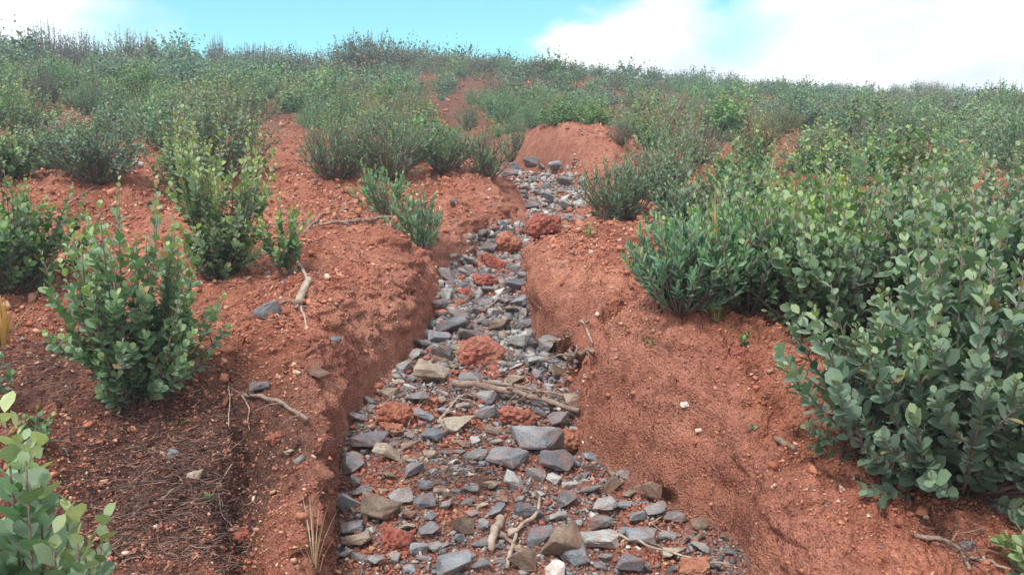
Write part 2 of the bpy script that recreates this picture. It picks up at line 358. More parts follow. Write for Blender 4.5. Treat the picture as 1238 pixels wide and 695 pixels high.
# ------------------------------------------------------------------ ground sheet
GV = {}
def ground():
    yn = -25 + (1.25 + 25) * (1 - (1 - np.linspace(0, 1, 60)) ** 2.2)
    ym = []
    y = 1.25
    while y < 60:
        ym.append(y); y += max(.0042, .0042 * (y / 2.2) ** (1.25 if y < 12 else 1.55) * (1.0 if y < 12 else .8)) 
    yf = np.geomspace(y, 170, 50)
    ys = np.concatenate([yn[:-1], ym, yf])
    ui = np.linspace(-.76, .76, 1060); uo = .76 + np.geomspace(.004, 9, 44)
    us = np.concatenate([-uo[::-1], ui, uo])
    wd = np.where(ys > .9, ys + .1, 1.0)
    X = us[None] * wd[:, None]; Y = np.repeat(ys[:, None], len(us), 1)
    X = np.clip(X, -170, 170)
    # clipping would stack columns: spread the outer ones instead
    lim = np.minimum(170 / wd, 9.76)
    U = us[None] * np.ones_like(Y)
    o_ = np.abs(U) > .76
    U = np.where(o_, np.sign(U) * (.76 + (np.abs(U) - .76) * ((lim - .76) / 9.0)[:, None]), U)
    X = U * wd[:, None]
    Z = H(X, Y)
    e, w_, dp, isr = gully(X, Y)
    t = np.clip(e / w_, 0, 1.6)
    # upper part of the cut leans out over the bed
    lean = np.exp(-((t - .45) / .28) ** 2) * ss(1, 3, Y) * (1 - ss(7, 11, Y)) * ss(0, .3, Y)
    amp = .07 * np.clip(.5 + 1.6 * fbm(X * 1.7, Y * 1.7, 2, 61), 0, 1.4) * np.where(isr, 1.3, .5)
    near = ss(1, 2, Y) * (1 - ss(9, 14, Y)); cut = ss(.02, .2, t) * (1 - ss(1.0, 1.5, t))
    X2 = X + np.where(isr, -1, 1) * lean * amp + near * (.012 + .05 * cut * np.where(isr, .5, 1)) * fbm(Y * 8 + 3, Z * 11, 4, 71, .6) + near * cut * np.where(isr, -.3, 1) * (.045 * fbm(Y * 2.5, Z * 26, 3, 75, .6) + .035 * fbm(Y * 15, Z * 4, 2, 79))
    Y2 = Y + near * (.012 + .05 * cut * np.where(isr, .45, 1)) * fbm(X * 8 + 9, Z * 11, 4, 73, .6)
    for (px, py, r, push) in [(640, 352, .15, .24), (676, 444, .20, .30), (690, 440, .16, .2), (655, 436, .12, .15), (800, 602, .09, .08), (266, 416, .13, .16)]:
        c = at(px, py); d2 = ((X2 - c[0]) / r) ** 2 + ((Y2 - c[1]) / r) ** 2 + ((Z - c[2]) / (r * .6)) ** 2
        k = np.clip(1 - d2, 0, 1); X2 = X2 + push * .5 * k; Y2 = Y2 + push * k; Z = Z - push * .55 * k
    V = np.stack([X2, Y2, Z], -1).reshape(-1, 3)
    nr, nc = X.shape
    sel = ((Y > 1.5) & (Y < 34) & (np.abs(U) < .75) & (e > -.02)).ravel(); GV['V'] = V[sel]; GV['t'] = t.ravel()[sel]
    i = np.arange(nr - 1)[:, None] * nc + np.arange(nc - 1)[None]
    f = np.stack([i, i + 1, i + nc + 1, i + nc], -1).reshape(-1, 4)
    lc = np.array(bump_at(205, 560)); l2 = np.array(bump_at(60, 440))
    litter = 1.2 * np.exp(-(((X - lc[0]) / .55) ** 2 + ((Y - lc[1]) / .75) ** 2) ** 1.5) + .6 * np.exp(-(((X - l2[0]) / .5) ** 2 + ((Y - l2[1]) / .9) ** 2) ** 1.5)
    bed = (1 - ss(-.03, .05, e)) * (1 - ss(14, 18, Y)); wall = ss(0, .06, e) * (1 - ss(.5, 1.05, e / w_)) * (1 - ss(12, 16, Y))
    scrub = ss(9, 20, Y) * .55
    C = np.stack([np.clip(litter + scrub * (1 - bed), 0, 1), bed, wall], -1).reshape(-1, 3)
    o = build('ground', V, [f], SOIL, C, smooth=True); o['kind'] = 'structure'
    return o
ground()

# ------------------------------------------------------------------ stones
def hull(seed, n=15, dims=(1, .75, .5), rough=0, box=.72):
    rnd = random.Random(seed); bm = bmesh.new()
    for _ in range(n):
        v = Vector((rnd.gauss(0, 1), rnd.gauss(0, 1), rnd.gauss(0, 1))).normalized()
        m = max(abs(v.x), abs(v.y), abs(v.z)); v = v.lerp(v / m, box) * rnd.uniform(.82, 1)
        bm.verts.new((v.x * dims[0] / 2, v.y * dims[1] / 2, v.z * dims[2] / 2))
    r = bmesh.ops.convex_hull(bm, input=bm.verts[:])
    junk = [g for g in r['geom_interior'] + r['geom_unused'] if isinstance(g, bmesh.types.BMVert)]
    bmesh.ops.delete(bm, geom=list(set(junk)), context='VERTS')
    bmesh.ops.dissolve_limit(bm, angle_limit=.22, verts=bm.verts[:], edges=bm.edges[:])
    return bm
def rock_mesh(name, seed, mat, n=15, dims=(1, .75, .5), rough=0, sub=0):
    bm = hull(seed, n, dims)
    bmesh.ops.bevel(bm, geom=bm.edges[:], offset=.018, segments=1, affect='EDGES')
    if sub:
        bmesh.ops.triangulate(bm, faces=bm.faces[:])
        bmesh.ops.subdivide_edges(bm, edges=bm.edges[:], cuts=sub, use_grid_fill=True)
        bm.normal_update()
        for v in bm.verts:
            p = v.co * 3.1 + Vector((seed, 0, 0))
            v.co += v.normal * (rough * (mnoise.fractal(p, 1, 2, 4) ) + rough * .6 * mnoise.noise(p * 4) + (.9 * rough * (.5 - mnoise.voronoi(p * 2.6)[0][0]) if rough > .05 else 0))
    me = bpy.data.meshes.new(name); bm.to_mesh(me); bm.free(); me.materials.append(mat); return me
DIMS = [(1, .8, .5), (1, .6, .42), (1, .75, .34), (1, .9, .62), (1, .55, .5), (1, .7, .28)]
PROTO = {k: [rock_mesh('stone', 31 * i + 7 * j, m, (9 + (i * 5 + j) % 7) * (1 if k not in ('red', 'orange') else 3), DIMS[i % 6], (.022 if k not in ('red', 'orange') else .085), 3 if k not in ('red', 'orange') else 7)
             for i in range(6)] for j, (k, m) in enumerate(ROCK.items())}
RS = random.Random(4)
def stone(px, py, wpx, kind, label, cat='stone', group=None, proto=None, hz=None, name='stone', flat=1.0, pos=None):
    p = at(px, py + (hz or wpx * .45) * .25) if pos is None else pos
    d = math.hypot(p[1] * cp + (p[2] - 1.6) * sn, 0)
    me = RS.choice(PROTO[kind]) if proto is None else PROTO[kind][proto]
    o = bpy.data.objects.new(name, me); COL.objects.link(o)
    s = wpx / F * d * 1.24
    o.scale = (s, s * RS.uniform(.85, 1.1), s * flat * RS.uniform(.95, 1.25))
    o.rotation_euler = (RS.gauss(.15, .2), RS.gauss(0, .22), RS.uniform(-.5, .5) + (math.pi if RS.random() < .5 else 0))
    o.location = (p[0], p[1], p[2] + s * .21 * flat)
    return tag(o, label, cat, group)
HERO = [
 (446, 537, 48, 'slate', 'flat blue-grey slab with a sharp point on the left edge of the rubble', 5),
 (424, 565, 32, 'grey', 'grey-brown block standing against the left mud bank', 3),
 (468, 555, 36, 'tan', 'tan wedge of rock just under the flat blue-grey slab', 4),
 (498, 541, 26, 'brown', 'brown-grey stone beside the orange lump of clay', 0),
 (438, 597, 26, 'slate', 'narrow upright blue-grey stone between the dark block and the tan rock', 4),
 (421, 613, 32, 'slate', 'dark slate block wedged against the foot of the left bank', 3),
 (459, 620, 46, 'tan', 'large irregular tan rock in the left rubble, biggest of the tan ones', 0),
 (428, 642, 30, 'slate', 'blue-grey stone below the dark slate block at the left bank', 1),
 (431, 656, 32, 'tan', 'flat tan stone lowest against the left bank', 2),
 (487, 604, 32, 'grey', 'grey stone right of the large irregular tan rock', 1),
 (497, 572, 30, 'slate', 'smooth pale blue-grey stone under the brown-grey stone', 2),
 (514, 589, 23, 'slate', 'small dark slate stone in red gravel by the left rubble', 0),
 (518, 645, 23, 'slate', 'lone blue-grey cube-like stone in red gravel', 3),
 (504, 665, 24, 'slate', 'dark slate chip beside the red clods near the bottom', 1),
 (480, 657, 34, 'red', 'rounded dark red clod at the lower left of the rubble', 0),
 (550, 690, 40, 'slate', 'grey stone cut by the bottom edge, left of the wood stub', 3),
 (648, 537, 62, 'slate', 'largest boulder of the gully, blue-grey and square, under the fallen branches', 0),
 (614, 560, 48, 'slate', 'flat blue-grey slab leaning on the left of the largest boulder', 1),
 (672, 563, 44, 'slate', 'dark rectangular slab just in front of the largest boulder', 5),
 (688, 541, 36, 'orange', 'round orange-red lump right of the largest boulder', 3),
 (649, 576, 27, 'grey', 'dark grey stone below the gap between slab and largest boulder', 0),
 (683, 609, 29, 'grey', 'dark square stone in the middle of the red gravel', 3),
 (688, 589, 22, 'pale', 'pale stone above the dark square stone', 1),
 (741, 592, 23, 'brown', 'brown-grey stone at the foot of the right mud bank', 3),
 (636, 622, 38, 'slate', 'long dark slate stone left of the bent stick', 1),
 (652, 651, 36, 'slate', 'blue-grey block right of the bent stick', 0),
 (677, 660, 54, 'brown', 'big brown pyramid-shaped rock near the bottom of the gully', 3),
 (697, 676, 34, 'slate', 'dark blue-grey stone leaning on the brown pyramid rock', 0),
 (722, 656, 46, 'pale', 'cream-grey oblong rock with a split across it', 1),
 (631, 680, 36, 'brown', 'brown-grey rock between the stick and the wood stub at the bottom', 3),
 (670, 692, 24, 'white', 'rounded white stone at the very bottom of the gully', 0),
 (725, 634, 29, 'grey', 'grey stone above the cream-grey oblong rock', 0),
 (778, 654, 40, 'slate', 'smooth blue-grey block above the long thin stick', 1),
 (758, 649, 26, 'slate', 'upright dark slate left of the smooth blue-grey block', 4),
 (757, 686, 40, 'slate', 'large slate slab under the long thin stick', 2),
 (793, 620, 32, 'grey', 'flat grey stone near the undercut of the right bank', 5),
 (815, 628, 26, 'grey', 'flat slab half under the overhang of the right bank', 2),
 (840, 692, 32, 'orange', 'orange clod at the bottom right of the gully', 0),
 (549, 400, 46, 'slate', 'broad pale slab topping a pile in the middle of the gully', 5),
 (568, 409, 28, 'grey', 'grey wedge to the right of the broad pale slab', 4),
 (531, 414, 24, 'slate', 'small blue-grey block under the broad pale slab', 3),
 (535, 434, 30, 'grey', 'banded grey block left of the red crumbly clod', 3),
 (521, 456, 38, 'tan', 'tan and grey block below the banded grey block', 0),
 (581, 434, 44, 'red', 'large crumbly deep red clod in the middle of the gully', 3),
 (477, 508, 36, 'orange', 'rounded pinkish orange clay lump at the left of the gully', 3),
 (473, 524, 26, 'orange', 'smaller orange clay lump touching the pinkish one', 0),
 (513, 506, 25, 'slate', 'blue-grey stone between the clay lump and the branches', 0),
 (556, 518, 38, 'tan', 'flat olive-tan stone below the fallen branches', 2),
 (387, 453, 25, 'brown', 'dark olive-brown stone alone on the left bank', 0),
 (624, 421, 44, 'pale', 'pale blue-grey slab beside the red crumbly clod', 5),
 (608, 399, 34, 'brown', 'brown stone behind the pale blue-grey slab', 1),
 (626, 510, 38, 'red', 'pinkish red lump between the branches and the largest boulder', 1),
 (588, 345, 26, 'red', 'small deep red clod high in the grey rubble', 0),
 (562, 357, 16, 'red', 'round pink pebble in the upper grey rubble', 3),
 (605, 356, 16, 'white', 'small white stone at the upper right of the grey rubble', 0),
 (556, 386, 28, 'grey', 'grey stone just above the broad pale slab', 1),
 (617, 302, 32, 'orange', 'tall orange earth boulder in the narrow of the gully', 3),
 (596, 322, 28, 'red', 'dark red earth lump below the tall orange boulder', 0),
 (655, 280, 34, 'red', 'red boulder lying across the gully below the far stones', 3),
 (668, 268, 26, 'pale', 'pale flat stone on top of the red boulder', 5),
 (323, 379, 32, 'slate', 'blue-grey stone lying beside the bleached root on the left bank', 1),
 (314, 470, 22, 'slate', 'grey stone at the head of the small rill', 0),
 (352, 551, 18, 'tan', 'pale tan stone on the red pillar by the rill', 1),
 (236, 578, 18, 'tan', 'cream stone in the dark leaf litter', 0),
 (208, 551, 16, 'slate', 'blue-grey chip in the dark leaf litter', 2),
 (332, 533, 22, 'orange', 'orange clod on top of the red pillar', 1),
 (298, 655, 28, 'red', 'dark red clod at the lower end of the small rill', 0),
 (128, 684, 20, 'slate', 'slate chip in red gravel at the bottom left', 2),
 (1168, 662, 24, 'slate', 'blue-grey stone beside the pale root at the bottom right', 1),
 (1206, 614, 20, 'slate', 'flat grey stone under the stick below the big right shrub', 5),
 (894, 430, 20, 'red', 'pinkish stone on the right bank below the shrubs', 1),
 (828, 497, 11, 'white', 'tiny white pebble on the smooth right bank', 0),
 (569, 576, 9, 'white', 'tiny round white pebble in the red gravel', 3),
 (166, 202, 16, 'pale', 'pale grey stone on the bare patch between the left shrubs', 4),
 (516, 177, 20, 'pale', 'pale stone high up in the gully below the dark scrub', 2),
 (406, 416, 16, 'slate', 'small blue-grey chip on the open left bank', 1),
 (408, 398, 8, 'white', 'tiny pale pebble at the left bank', 3)]
for px, py, wd, kind, lab, pr in HERO:
    stone(px, py, wd, kind, lab, 'clod' if kind in ('red', 'orange') else 'stone', proto=pr, name='clod' if kind in ('red', 'orange') else 'stone')
hero_xy = [(h[0], h[1], h[2]) for h in HERO]
def gx(py): # photo x-range of the bed at a photo row
    t = sorted(GUL); return np.interp(py, [g[0] for g in t], [g[1] for g in t]), np.interp(py, [g[0] for g in t], [g[2] for g in t])
def fill(n, y0, y1, s0, s1, kinds, label, group, mgn=4):
    k = 0; tries = 0
    while k < n and tries < n * 40:
        tries += 1
        py = RS.uniform(y0, y1); a, b = gx(py); px = RS.uniform(a + mgn, b - mgn); sz = RS.uniform(s0, s1) ** 1.0
        if any(abs(px - h[0]) < (h[2] + sz) * .45 and abs(py - h[1]) < (h[2] + sz) * .30 for h in hero_xy): continue
        hero_xy.append((px, py, sz)); k += 1
        kind = RS.choice(kinds)
        o = stone(px, py, sz, kind, label, 'stone', group)
        if py < 445: o.location.z += o.scale.z * RS.uniform(0, .25)
G2 = ['grey', 'slate', 'slate', 'grey', 'grey', 'tan', 'pale', 'brown']
fill(120, 445, 690, 13, 35, ['grey', 'slate', 'slate', 'grey', 'tan', 'pale', 'brown'], 'small angular stone loose in the red gravel of the lower gully', 'loose stones of the lower gully')
fill(100, 300, 445, 12, 33, G2, 'grey angular stone packed in the narrow middle run of the gully', 'packed stones of the middle gully', 3)
fill(42, 206, 284, 9, 22, ['pale', 'grey', 'slate', 'pale'], 'far grey stone in the rubble patch at the upper bend', 'stones of the upper bend', 3)

# gravel: uncountable chips and crumbs, each mass one object
def chips(name, X, Y, size, colors, seed, flat=.6, lift=.15, Z=None):
    r = np.random.default_rng(seed); protos = []
    for k in range(7):
        bm = hull(900 + k, 8 + k % 3, (1, .8, flat), box=.4); bmesh.ops.triangulate(bm, faces=bm.faces[:]); bm.verts.ensure_lookup_table()
        protos.append((np.array([v.co[:] for v in bm.verts]), np.array([[v.index for v in f.verts] for f in bm.faces]))); bm.free()
    Z = H(X, Y) if Z is None else Z; sp_ = Soup(); pick = r.integers(0, 7, len(X))
    for k, (pv, pf) in enumerate(protos):
        q = np.where(pick == k)[0]; n = len(q)
        if not n: continue
        a = r.uniform(0, 6.28, n); tx = r.normal(0, .35, n); ty = r.normal(0, .35, n); s = size[q]
        v = pv[None] * s[:, None, None] * r.uniform(.75, 1.25, (n, 1, 3))
        x, y, z = v[..., 0], v[..., 1], v[..., 2]
        y, z = y * np.cos(tx)[:, None] - z * np.sin(tx)[:, None], y * np.sin(tx)[:, None] + z * np.cos(tx)[:, None]
        x, z = x * np.cos(ty)[:, None] - z * np.sin(ty)[:, None], x * np.sin(ty)[:, None] + z * np.cos(ty)[:, None]
        x, y = x * np.cos(a)[:, None] - y * np.sin(a)[:, None], x * np.sin(a)[:, None] + y * np.cos(a)[:, None]
        v = np.stack([x + X[q][:, None], y + Y[q][:, None], z + (Z[q] + s * lift)[:, None]], -1)
        m = len(pv); f = (pf[None] + (np.arange(n) * m)[:, None, None]).reshape(-1, 3)
        sp_.add(v.reshape(-1, 3), f, None, np.repeat(colors[q], m, 0))
    o = sp_.out(name, CHIP); return o
R = np.random.default_rng(12)
def pal(n, cols, wts, r):
    c = np.array(cols)[r.choice(len(cols), n, p=np.array(wts) / sum(wts))]; return c * r.uniform(.75, 1.25, (n, 1))
GREY = [(.13, .132, .14), (.21, .217, .23), (.31, .312, .315), (.30, .25, .20), (.40, .40, .38), (.40, .14, .09), (.33, .10, .065), (.50, .26, .14), (.65, .6, .55)]
# bed gravel
py = R.uniform(285, 720, 22000) ; ga, gb = gx(py); px = ga - 4 + R.uniform(0, 1, len(py)) * (gb - ga + 8)
x, y = on_plane(px, py, .3)
sz = y * np.exp(R.normal(math.log(.0048), .5, len(y))).clip(.0015, .0135) * np.where(py < 440, 1.45, 1.0)
red = np.where(py < 440, .15, .50)
cA = pal(len(y), GREY[:5], [3, 3, 2, 1, 1], R); cB = pal(len(y), GREY[5:], [5, 4, 1.6, .35], R)
clump = fbm(x * 4, y * 4, 2, 77) * .9
cc = np.where((R.uniform(0, 1, len(y)) + clump < red)[:, None], cB, cA)
tag(chips('gravel', x, y, sz, cc, 1), 'grey and red gravel bed filling the gully floor', 'gravel', kind='stuff')
# far bed chips
py = R.uniform(205, 288, 2600); ga, gb = gx(py); px = ga + R.uniform(0, 1, len(py)) * (gb - ga)
x, y = on_plane(px, py, .22)
tag(chips('gravel', x, y, y * R.uniform(.003, .010, len(y)), pal(len(y), GREY, [3, 3, 4, 2, 3, 2, 1, 1, 1], R), 2), 'pale grey rubble chips in the upper bend of the gully', 'gravel', kind='stuff')
# crumbs on the banks
q_ = R.integers(0, len(GV['V']), 230000); V_ = GV['V'][q_]; x, y, zz = V_.T.astype(float)
keep = (R.uniform(0, 1, len(q_)) < np.where(GV['t'][q_] < .6, .5, 1)) & (R.uniform(0, 1, len(q_)) < .62 + 1.3 * fbm(x * 2.2, y * 2.2, 3, 91))
x, y, zz = x[keep], y[keep], zz[keep]
sz = y * np.exp(R.normal(math.log(.0029), .52, len(y))).clip(.001, .0115) * np.where(y > 9, .7, 1) * np.where(R.uniform(0, 1, len(y)) < .04, 2.0, 1)
tag(chips('gravel', x, y, sz, pal(len(y), [(.42, .145, .085), (.52, .21, .125), (.26, .08, .05), (.60, .33, .22), (.23, .22, .23), (.66, .54, .43)], [5, 5.5, 2.5, 2.6, .4, .5], R), 3, .7, .2, zz), 'crumbly red soil gravel strewn over both banks', 'gravel', kind='stuff')

# ------------------------------------------------------------------ plants
def bez(P0, P1, P2, t):
    t = t[..., None]; return (1 - t) ** 2 * P0 + 2 * t * (1 - t) * P1 + t * t * P2, 2 * (1 - t) * (P1 - P0) + 2 * t * (P2 - P1)
def nrm(v): return v / (np.linalg.norm(v, axis=-1, keepdims=True) + 1e-9)
LEAF8 = (np.array([[0, 0, 0], [.14, .2, .02], [.45, .47, .07], [.78, .38, .05], [1, 0, -.03], [.78, -.38, .05], [.45, -.47, .07], [.14, -.2, .02], [.5, 0, -.02]]),
         np.array([[8, 0, 1], [8, 1, 2], [8, 2, 3], [8, 3, 4], [8, 4, 5], [8, 5, 6], [8, 6, 7], [8, 7, 0]]))
LEAF4 = (np.array([[0, 0, 0], [.5, .5, .06], [1, 0, 0], [.5, -.5, .06]]), np.array([[0, 1, 2], [0, 2, 3]]))
SPECIES = {   # old leaf colours, young tip colour
 'broad': ([(.084, .178, .098), (.120, .226, .132), (.064, .144, .078), (.160, .266, .168)], (.32, .40, .15)),
 'blue':  ([(.075, .160, .112), (.105, .200, .145), (.056, .122, .090)], (.20, .30, .16)),
 'green': ([(.092, .205, .080), (.130, .262, .108), (.068, .160, .074)], (.35, .44, .13)),
 'fine':  ([(.100, .225, .128), (.140, .280, .160), (.072, .170, .100)], (.24, .34, .12)),
 'heath': ([(.095, .125, .085), (.140, .140, .105), (.070, .092, .072), (.190, .125, .110)], (.26, .19, .15)),
 'wispy': ([(.20, .25, .08), (.15, .20, .07), (.25, .23, .10)], (.34, .31, .12)),
 'twiggy': ([(.10, .105, .10), (.13, .10, .115), (.085, .09, .095), (.12, .13, .10)], (.17, .14, .13)),
 'dry':   ([(.19, .11, .080), (.25, .15, .10), (.14, .09, .07)], (.32, .21, .12))}
def bush_data(seed, h, r, n, lps, ll, lw, sp_='broad', t0=.3, ang=58, tipy=.12, side=2, lean=(0, 0), domed=.42, straight=.55, sl=1.0):
    g = np.random.default_rng(seed)
    a = g.uniform(0, 6.283, n) + .35 * g.normal(size=n); q = np.sqrt(g.uniform(0.01, 1, n))
    hh = h * (1 - domed * q ** 2) * g.uniform(.70, 1.06, n); lob = 1 + .22 * np.sin(a * 3 + seed) + .12 * np.sin(a * 7 + seed * 2)
    P2 = np.stack([r * q * lob * np.cos(a) + lean[0] * hh / h, r * q * lob * np.sin(a) + lean[1] * hh / h, hh], -1)
    P0 = np.stack([.07 * r * np.cos(a), .07 * r * np.sin(a), np.full(n, -.03)], -1)
    P1 = np.stack([P2[:, 0] * straight * 1.15, P2[:, 1] * straight * 1.15, hh * .28], -1) + g.normal(0, .03 * h, (n, 3))
    main = (P0, P1, P2)
    A0, A1, A2, W = [P0], [P1], [P2], [np.ones(n)]
    for k in range(side):
        ts = g.uniform(*[(.35, .75), (.10, .45), (.3, .7), (.05, .3)][k % 4], n); S0, T = bez(P0, P1, P2, ts); T = nrm(T)
        out_ = nrm(np.cross(T, g.normal(size=(n, 3)))); ln = (.14 + .20 * g.uniform(size=n)) * h * sl
        E = S0 + nrm(T * .9 + out_ * .75 + np.array([0, 0, .35])) * ln[:, None]
        A0.append(S0); A2.append(E); A1.append(S0 + (out_ * .6 + T * .3) * ln[:, None] * .5); W.append(np.full(n, .6))
    P0, P1, P2, W = np.vstack(A0), np.vstack(A1), np.vstack(A2), np.concatenate(W)
    nm = n; ns = len(P0) - n; lm = int(lps * 1.35); lq = max(4, int(lps * .62))
    def along(i0, i1, k, lo):
        u = (np.arange(k)[None] + g.uniform(0, .8, (i1 - i0, k))) / k
        u = lo + (1 - lo) * np.clip(u, 0, 1) ** .8
        p_, t_ = bez(P0[i0:i1, None], P1[i0:i1, None], P2[i0:i1, None], u)
        ph_ = np.arange(k)[None] * 2.4 + g.uniform(0, 6.28, (i1 - i0, 1)) + g.normal(0, .3, (i1 - i0, k))
        sv = np.repeat(g.uniform(0, 1, (i1 - i0, 1)), k, 1)
        return p_.reshape(-1, 3), t_.reshape(-1, 3), u.ravel(), ph_.ravel(), sv.ravel()
    q1 = along(0, nm, lm, t0); q2 = along(nm, nm + ns, lq, .22) if ns else None
    pos, T, t, ph, stemv = q1 if q2 is None else [np.concatenate(z_) for z_ in zip(q1, q2)]
    T = nrm(T); ph = ph[:, None]
    ref = nrm(np.cross(T, np.array([.3, .9, .1]))); B = np.cross(T, ref)
    perp = ref * np.cos(ph) + B * np.sin(ph)
    al = np.radians(ang * (1.12 - .55 * t ** 3) + g.normal(0, 10, t.shape))[..., None]
    D = nrm(T * np.cos(al) + perp * np.sin(al) + np.array([0, 0, .12])); Nn = nrm(T * np.sin(al) - perp * np.cos(al) + g.normal(0, .22, D.shape))
    U = nrm(np.cross(Nn, D)); Nn = np.cross(D, U)
    size = np.exp(g.normal(-.16, .24, t.shape)).clip(.4, 1.3) * (1 - .45 * ss(.86, 1.0, t)) * (.75 + .25 * ss(0, .5, t))
    old, young = SPECIES[sp_]
    c = np.array(old)[g.integers(0, len(old), t.shape)] * g.uniform(.8, 1.2, (*t.shape, 1))
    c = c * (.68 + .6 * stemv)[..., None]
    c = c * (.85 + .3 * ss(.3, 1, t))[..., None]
    y = (ss(1 - 1.7 * tipy, 1.0, t) * (.3 + .7 * stemv))[..., None]
    c = c * (1 - y) + np.array(young) * y
    k = g.uniform(size=t.shape) < .012
    c[k] = np.array([.34, .20, .06])
    f = lambda v: v.reshape(-1, v.shape[-1])
    return dict(pos=f(pos), D=f(D), U=f(U), N=f(Nn), L=(size * ll).ravel(), W=(size * lw).ravel(), c=f(c), main=main, tw=(P0, P1, P2, W), h=h)
def leaves(soup, b, tmpl=LEAF8, T=None, s=1.0):
    tv, tf = tmpl; n = len(b['pos'])
    v = (b['pos'][:, None] + b['D'][:, None] * (tv[None, :, :1] * b['L'][:, None, None]) + b['U'][:, None] * (tv[None, :, 1:2] * b['W'][:, None, None]) + b['N'][:, None] * (tv[None, :, 2:] * b['L'][:, None, None]))
    m = len(tv); f = (tf[None] + (np.arange(n) * m)[:, None, None]).reshape(-1, 3)
    soup.add(v.reshape(-1, 3), f, None, np.repeat(b['c'], m, 0))
def stems(soup, b, rad=.006, seg=6, sides=5, c=(.16, .10, .085), twigs=True):
    P0, P1, P2, W = b['tw']
    for i in range(len(P0)):
        if W[i] < 1 and not twigs: continue
        t = np.linspace(0, .97, seg if W[i] == 1 else 4); P, _ = bez(P0[i], P1[i], P2[i], t)
        tube(soup, P, rad * (.55 if W[i] < 1 else 1) * (1.15 - .85 * t), sides if W[i] == 1 else 4, c)
LIFT = {}
def plant(name, cat, label, px, py, seed, h, r, n, lps, ll, lw, sp_='broad', tmpl=LEAF8, rad=.006, group=None, pos=None, **k):
    """near plant: an Empty at its foot, foliage and stems as parts"""
    p = at(px, py) if pos is None else np.array(pos)
    e = bpy.data.objects.new(name, None); COL.objects.link(e); e.location = p; tag(e, label, cat, group)
    b = bush_data(seed, h, r, n, lps, ll, lw, sp_, **k)
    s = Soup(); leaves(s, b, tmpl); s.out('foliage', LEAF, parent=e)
    s = Soup(); stems(s, b, rad); s.out('stem', STEM, parent=e)
    return e
def dist(px, py): p = at(px, py); return p[1] * cp + (p[2] - 1.6) * sn
# foreground and near shrubs (photo px of the foot, size from the photo)
q = np.array([-.80, 1.28]); 
plant('shrub', 'shrub', 'big-leaved pale green shrub cut off by the bottom left corner', 0, 0, 8, .98, .17, 34, 28, .056, .050, 'broad', pos=(-.82, 1.29, gz(-.82, 1.29)), rad=.005, t0=.45, tipy=.07, side=2, ang=60, domed=.22, sl=.28)
plant('shrub', 'shrub', 'round-leaved shrub standing alone over dark leaf litter on the left', 166, 492, 5, 1.04, .35, 36, 26, .050, .041, 'green', rad=.006, t0=.20, tipy=.10, side=4, lean=(-.02, 0), domed=.35, sl=.75)
plant('shrub', 'shrub', 'shrub at the left edge in front of the red mound', 15, 352, 7, .80, .44, 42, 22, .050, .040, 'green', t0=.12, tipy=.10, side=3)
plant('shrub', 'shrub', 'loose yellow-green shrub on the left bank behind the lone round-leaved one', 262, 338, 9, 1.22, .42, 34, 24, .052, .040, 'green', t0=.20, tipy=.18, side=4, domed=.4, sl=.7)
plant('shrub', 'shrub', 'small leaning sprig above the bleached root', 350, 334, 31, .60, .16, 10, 18, .046, .032, 'green', t0=.2, side=2, lean=(-.12, 0))
plant('shrub', 'shrub', 'narrow sprig of dark leaves halfway down the left edge', -14, 500, 33, .5, .12, 7, 15, .05, .036, 'broad', t0=.2, side=1)
plant('shrub', 'shrub', 'low seedling behind the pale green corner shrub', 38, 545, 35, .16, .11, 7, 9, .034, .025, 'green', t0=.1, side=1)
plant('shrub', 'shrub', 'large grey-green shrub in front on the right, over the red slope', 1160, 585, 11, .90, .58, 96, 26, .056, .046, 'broad', rad=.007, t0=.22, tipy=.10, side=4, lean=(.0, .05), domed=.50, straight=.62)
plant('shrub', 'shrub', 'tall grey-green shrub right behind the large one at the right edge', 1215, 470, 13, 1.12, .66, 95, 24, .054, .043, 'broad', rad=.007, t0=.22, tipy=.11, side=3, domed=.45)
plant('shrub', 'shrub', 'low sprig with dark serrated leaves right of the foot of the large right shrub', 1222, 600, 37, .16, .12, 7, 10, .04, .022, 'green', t0=.1, side=1)
plant('shrub', 'shrub', 'bright green sprig in the bottom right corner', 1246, 700, 39, .16, .09, 6, 10, .045, .028, 'green', t0=.1, tipy=.6, side=1)
